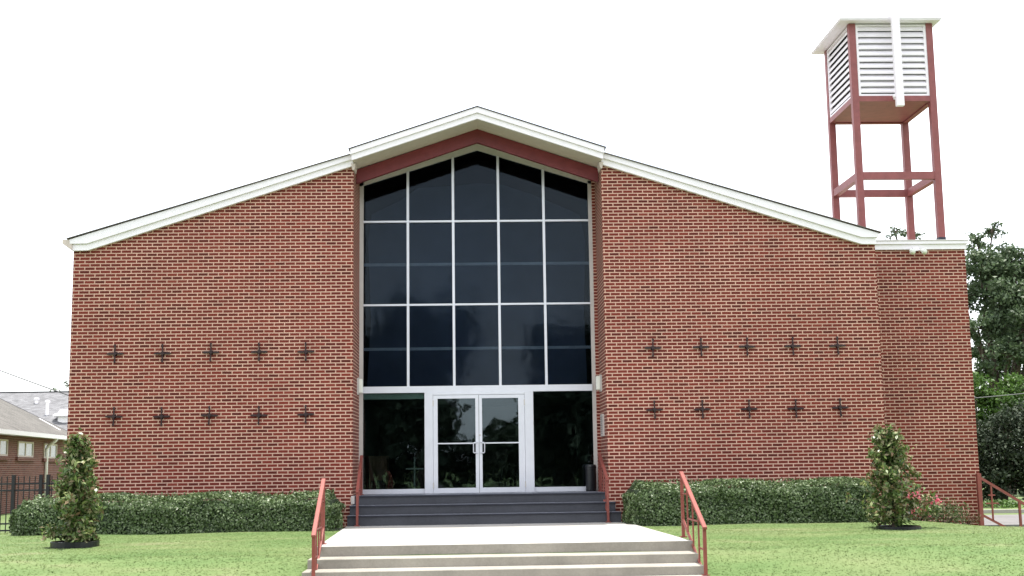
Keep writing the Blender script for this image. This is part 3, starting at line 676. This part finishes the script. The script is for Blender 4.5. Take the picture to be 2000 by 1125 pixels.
tree('big dark oak rising highest beside the annex against the sky', (20.0, 22, -.1), 9, .20,
     [(-.6, 0, 8.6, 1.15, .8), (.9, .4, 8.9, 1.3, .9), (-1.5, .2, 7.5, 1.0, .9), (-.1, -.5, 7.3, 1.25, .9), (1.4, 0, 7.3, 1.4, 1.0), (-1.2, -1, 6.2, 1.05, .75), (.3, -1.6, 6.1, 1.2, .8), (-.4, -1.8, 5.1, .9, .6), (.9, -1.5, 4.9, 1.0, .6), (2.2, .2, 5.7, 1.5, 1.0), (-1.3, -1, 4.7, .8, .55), (1.4, -1, 4.2, 1.0, .6), (-1.6, .1, 9.4, .5, .4), (.1, .2, 10.2, .55, .4), (2.8, 0, 8.0, 1.5, 1.2), (2.2, .2, 9.9, .6, .7)], 1800, .15, LEAF_O, 21, group=TG)
tree('small bright green tree under the big oak by the annex', (17.4, 17, -.1), 4.5, .10,
     [(-.5, 0, 3.7, .9, .7), (.5, .2, 3.3, 1.0, .7), (-.1, -.2, 2.7, 1.0, .6), (1.4, 0, 2.6, .9, .6), (1.0, .1, 4.0, .6, .5)], 2600, .13, LEAF_B, 22, 'small_tree', TG)
tree('dense dark shrubby tree low at the right edge behind the handrail', (15.9, 13, -.1), 3.4, .10,
     [(-2.1, 0, .7, .9, .7), (-1.0, -.3, .7, 1.1, .7), (.2, -.3, .7, 1.1, .7), (1.4, -.2, .7, 1.2, .7), (-.9, .3, 1.6, 1.2, .9), (.3, -.2, 1.7, 1.2, .9), (1.6, 0, 1.5, 1.3, .9), (.2, .2, 2.4, 1.1, .7), (-1.1, .2, 2.2, .9, .6), (1.5, .2, 2.5, 1.1, .8)], 2400, .12, LEAF_D, 23, 'small_tree', TG, 1.0, .2)
tree('oak treetop twigs showing at the foot of the bell tower', (18.6, 27.5, -.1), 10.6, .28,
     [(-.45, 0, 11.05, .55, .35), (.25, .2, 10.95, .6, .4), (0, 0, 10.3, .8, .4), (-.2, 0, 9.0, 1.0, .8), (0.6, .1, 7.6, 1.3, 1.0), (-.9, 0, 7.4, 1.1, .9)], 1300, .13, LEAF_O, 24, group=TG)
tree('wide dark oak at the far right, mostly out of the picture', (23.3, 25, -.1), 9.5, .3,
     [(-1.9, 0, 8.7, 1.4, 1.0), (-1.2, .3, 7.0, 1.6, 1.1), (-2.2, 0, 5.6, 1.4, 1.0), (.5, 0, 8.5, 1.8, 1.2), (-1.8, .1, 3.9, 1.4, .9), (-2.6, .2, 10.2, .6, .5), (-.3, 0, 4.0, 1.5, 1.2)], 1900, .16, LEAF_O, 25, group=TG)
tree('low green bush line behind the parking road', (16.6, 10, -.1), .9, .05,
     [(-3.4, 0, .1, .9, .16), (-1.9, .1, .1, 1.0, .18), (-.4, 0, .12, 1.0, .2), (1.3, 0, .12, 1.1, .2)], 6000, .10, LEAF_B, 26, 'roadside_bush', TG, 1, .15)
tree('small distant treetop showing over the grey roof at the left', (-31.0, 72, -.1), 8, .2,
     [(-.7, 0, 7.2, .9, .6), (.5, 0, 6.9, .8, .5), (-.1, 0, 7.8, .5, .35), (.3, 0, 5.8, 1.3, .8)], 500, .18, LEAF_O, 31)
# the far side of the street, behind the viewer: it is what the entrance glass mirrors
rng = np.random.default_rng(77); P = []; tk = MB()
for x, y, h, w in ((-9, -58, 11, 4.5), (-3.6, -55, 12.5, 2.9), (8.5, -56, 10, 4.4), (16, -60, 13, 5), (-18, -62, 14, 6), (25, -62, 12, 5), (3.2, -66, 4.0, 3.2), (6.3, -56, 10, 2.4), (5.6, -57, 8, 2.2), (-6.2, -56, 10, 2.7)):
    tk.tube([(x, y, -.4), (x, y, h*.5)], [.3, .15], 8)
    for k in range(9):
        c = np.array([x+rng.normal(0, w*.35), y+rng.normal(0, w*.3), rng.uniform(.25, .92)*h]); P.append(c+rng.normal(0, 1, (620, 3))*np.array([w*.26, w*.26, h*.085]))
P2 = []
for k in range(46):
    c = np.array([-36+k*1.6, -57+rng.uniform(-2, 2), rng.uniform(.6, 1.7)]); P2.append(c+rng.normal(0, 1, (300, 3))*np.array([1.0, .8, .75]))
P2 = np.concatenate(P2); us = quads('undergrowth', P2, rng.normal(0, .6, P2.shape)+np.array((0, 0, .5)), rng.uniform(.4, .7, len(P2)), LEAF_D, None, 1.5)
tag(us, 'dark shrubs below the trees across the street, mirrored in the lower glass', 'shrubs', kind='stuff')
P = np.concatenate(P); far = quads('far_woodland', P, rng.normal(0, .6, P.shape)+np.array((0, 0, .5)), rng.uniform(.5, .8, len(P)), LEAF_F, None, 1.5)
tag(far, 'dark tree line across the street, mirrored in the glass doors', 'trees', kind='stuff')
tkz = tk.build('trunk', BARK, far)

P = []
for k in range(70):
    xx = 24+k*1.3; c = np.array([xx, 46+rng.uniform(-3, 3)-.15*max(0, xx-40), rng.uniform(.8, 3.6)+.05*max(0, xx-34)]); P.append(c+rng.normal(0, 1, (420, 3))*np.array([1.3, 1.1, .85]))
for k in range(50):
    c = np.array([-28-k*1.6, 98+rng.uniform(-3, 3), rng.uniform(.8, 4.2)]); P.append(c+rng.normal(0, 1, (220, 3))*np.array([1.5, 1.2, .9]))
P = np.concatenate(P); fw = quads('distant_woods', P, rng.normal(0, .6, P.shape)+np.array((0, 0, .5)), rng.uniform(.22, .42, len(P)), LEAF_O, None, 1.6)
tag(fw, 'low distant woods closing the view behind the road and the houses', 'woods', kind='stuff')

# ------------------------------------------------------------------ neighbours on the left
HA = Vector((-15.0, 15.13, 0)); HD = Vector((-.1072, .9942, 0)); HN = Vector((.9942, .1072, 0))   # along the side wall, outward
def hp(t, n, z): return tuple(HA + HD*t + HN*n + Vector((0, 0, z)))
def hbox(m, t0, t1, n0, n1, z0, z1):
    i = len(m.v); m.v += [hp(t, n, z) for z in (z0, z1) for t, n in ((t0, n0), (t1, n0), (t1, n1), (t0, n1))]
    m.f += [tuple(i+k for k in q) for q in ((0,3,2,1),(4,5,6,7),(0,1,5,4),(1,2,6,5),(2,3,7,6),(3,0,4,7))]; return m
def hpoly(m, quad, thick):
    i = len(m.v); n = len(quad); m.v += [hp(*q) for q in quad] + [hp(a, b, c-thick) for a, b, c in quad]
    m.f += [tuple(range(i, i+n)), tuple(reversed(range(i+n, i+2*n)))] + [(i+k, i+(k+1) % n, i+n+(k+1) % n, i+n+k) for k in range(n)]; return m
HB = empty('neighbour_building', 'low red brick building on the left with small high windows, white gutter and tan roof', 'building')
TE = 12.4
hbox(MB(), -14, TE-.25, -8, -.35, -.4, 2.52).build('wall', BRICK2, HB)
rfm = MB(); hpoly(rfm, [(-14.4, .0, 2.66), (TE, .0, 2.66), (TE, -4.4, 4.86), (-14.4, -4.4, 4.86)], .06); hpoly(rfm, [(-14.4, -4.41, 4.86), (TE, -4.41, 4.86), (TE, -8.6, 2.66), (-14.4, -8.6, 2.66)], .06)
HR = rfm.build('roof', SHINGLE3, HB)
hbox(MB(), -14.4, TE, -.34, -.02, 2.525, 2.575).build('soffit', CREAM, HR)
g2 = hbox(MB(), -14.4, TE, .005, .11, 2.50, 2.645); g2.build('gutter', WHITE, HR)
hpoly(MB(), [(TE+.001, .0, 2.67), (TE+.03, .0, 2.67), (TE+.03, -4.4, 4.88), (TE+.001, -4.4, 4.88)], .14).build('verge_board', NOSING, HR)
fl2 = MB(); hpoly(fl2, [(10.9, -.5, 2.93), (11.1, -.5, 2.93), (11.9, -1.5, 3.43), (11.7, -1.5, 3.43)], .015); fl2.build('flashing', WHITE, HR)
for t0, t1, z0, z1 in ((-2.2, -.2, 1.83, 2.36), (.35, 2.31, 1.82, 2.37), (3.67, 5.86, 1.80, 2.34), (7.55, 9.7, 1.78, 2.33)):
    w = MB(); hbox(w, t0, t1, -.349, -.31, z1-.06, z1); hbox(w, t0, t1, -.349, -.31, z0, z0+.06); hbox(w, t0, t0+.09, -.349, -.31, z0+.06, z1-.06); hbox(w, t1-.09, t1, -.349, -.31, z0+.06, z1-.06)
    hbox(w, (t0+t1)/2-.05, (t0+t1)/2+.05, -.349, -.315, z0+.06, z1-.06)
    WN = w.build('window', CREAM, HB)
    hbox(MB(), t0+.09, t1-.09, -.348, -.335, z0+.06, z1-.06).build('pane', M_plain('curtained_pane', (.28, .31, .30), .12, .25, 3, 0, .6), WN)
    hbox(MB(), t0-.15, t1+.15, -.349, -.27, z0-.13, z0-.005).build('sill', BRICK2, WN)
dp = MB(); dp.tube([hp(7.85, .06, 2.52), hp(7.85, .0, 2.42), hp(7.85, -.24, 2.25), hp(7.85, -.29, 2.1), hp(7.85, -.29, -.1)], .06, 10); dp.build('downspout', WHITE, HB, smooth=True)
BB = empty('distant_house', 'grey shingled house roof far behind the low brick building', 'house')
MB().box(-52, -20.2, 58, 74, -.3, 3.6).build('wall', BRICK2, BB)
BR = MB().prismx([(57, 3.4), (66, 6.72), (75, 3.4), (75, 3.55), (66, 6.87), (57, 3.55)], -54, -19).build('roof', SHINGLE2, BB)
MB().box(-54, -19, 65.9, 66.1, 6.872, 6.92).build('ridge_cap', NOSING, BR)
def rz(y): return 3.55 + (y-57)*.369
for x, y, hgt, r in ((-30.6, 63.5, .35, .12), (-29.0, 61, .95, .11)):
    MB().lathe([(r, 0), (r, hgt), (r*1.6, hgt), (r*1.6, hgt+.12), (0, hgt+.15)], (x, y, rz(y)-.1), 10).build('vent_pipe', WHITE, BR)
MB().lathe([(.62, 0), (.62, .45), (.95, .5), (.95, .62), (.62, .72), (.5, .95), (0, 1.0)], (-27.3, 60, rz(60)-.3), 14).build('roof_ventilator', WHITE, BR)
# black iron fence
FN = empty('iron_fence', 'black wrought iron picket fence between the church and the low building', 'fence')
yF = .3; x0, x1 = -12.2, -8.12
for z in (1.10, .972, .33, .20): MB().box(x0, x1, yF-.014, yF+.014, z-.016, z+.016).build('fence_rail', BLACK, FN)
for x in (-11.9, -10.55, -9.16, -8.63, -8.49): MB().box(x-.032, x+.032, yF-.033, yF+.033, -.05, 1.27).build('fence_post', BLACK, FN)
pk = MB(); x = x0
pkc = None; n_p = 0
while x < x1:
    if min(abs(x-q) for q in (-11.9, -10.55, -9.16, -8.63, -8.49)) > .05:
        if pkc is None:
            pkc = MB().box(-.008, .008, yF-.008, yF+.008, .08, 1.22).prism([(-.012, 1.22), (.012, 1.22), (0, 1.255)], yF-.008, yF+.008).build('picket', BLACK, FN); o = pkc
        else: o = pkc.copy(); COL.objects.link(o); o.parent = FN
        o.location.x = x
    x += .108
settle(FN, (-10, yF, 0))

# overhead wires
w = MB(); w.tube([(-27 + 11.5*t, 30, 8.25-.39*11.5*t+.5*(t*t-t)) for t in np.linspace(0, 1, 14)], .022, 5)
tag(w.build('overhead_wire', BLACK), 'thin overhead wire sloping down towards the left corner of the church', 'wire')
w = MB(); w.tube([(14 + 10*t, 12.5, 3.05+1.1*t+.5*(t*t-t)) for t in np.linspace(0, 1, 14)], .011, 5)
tag(w.build('overhead_wire', M_plain('pale_cable', (.16, .16, .16), .6)), 'thin cable crossing in front of the dark trees on the right', 'wire')
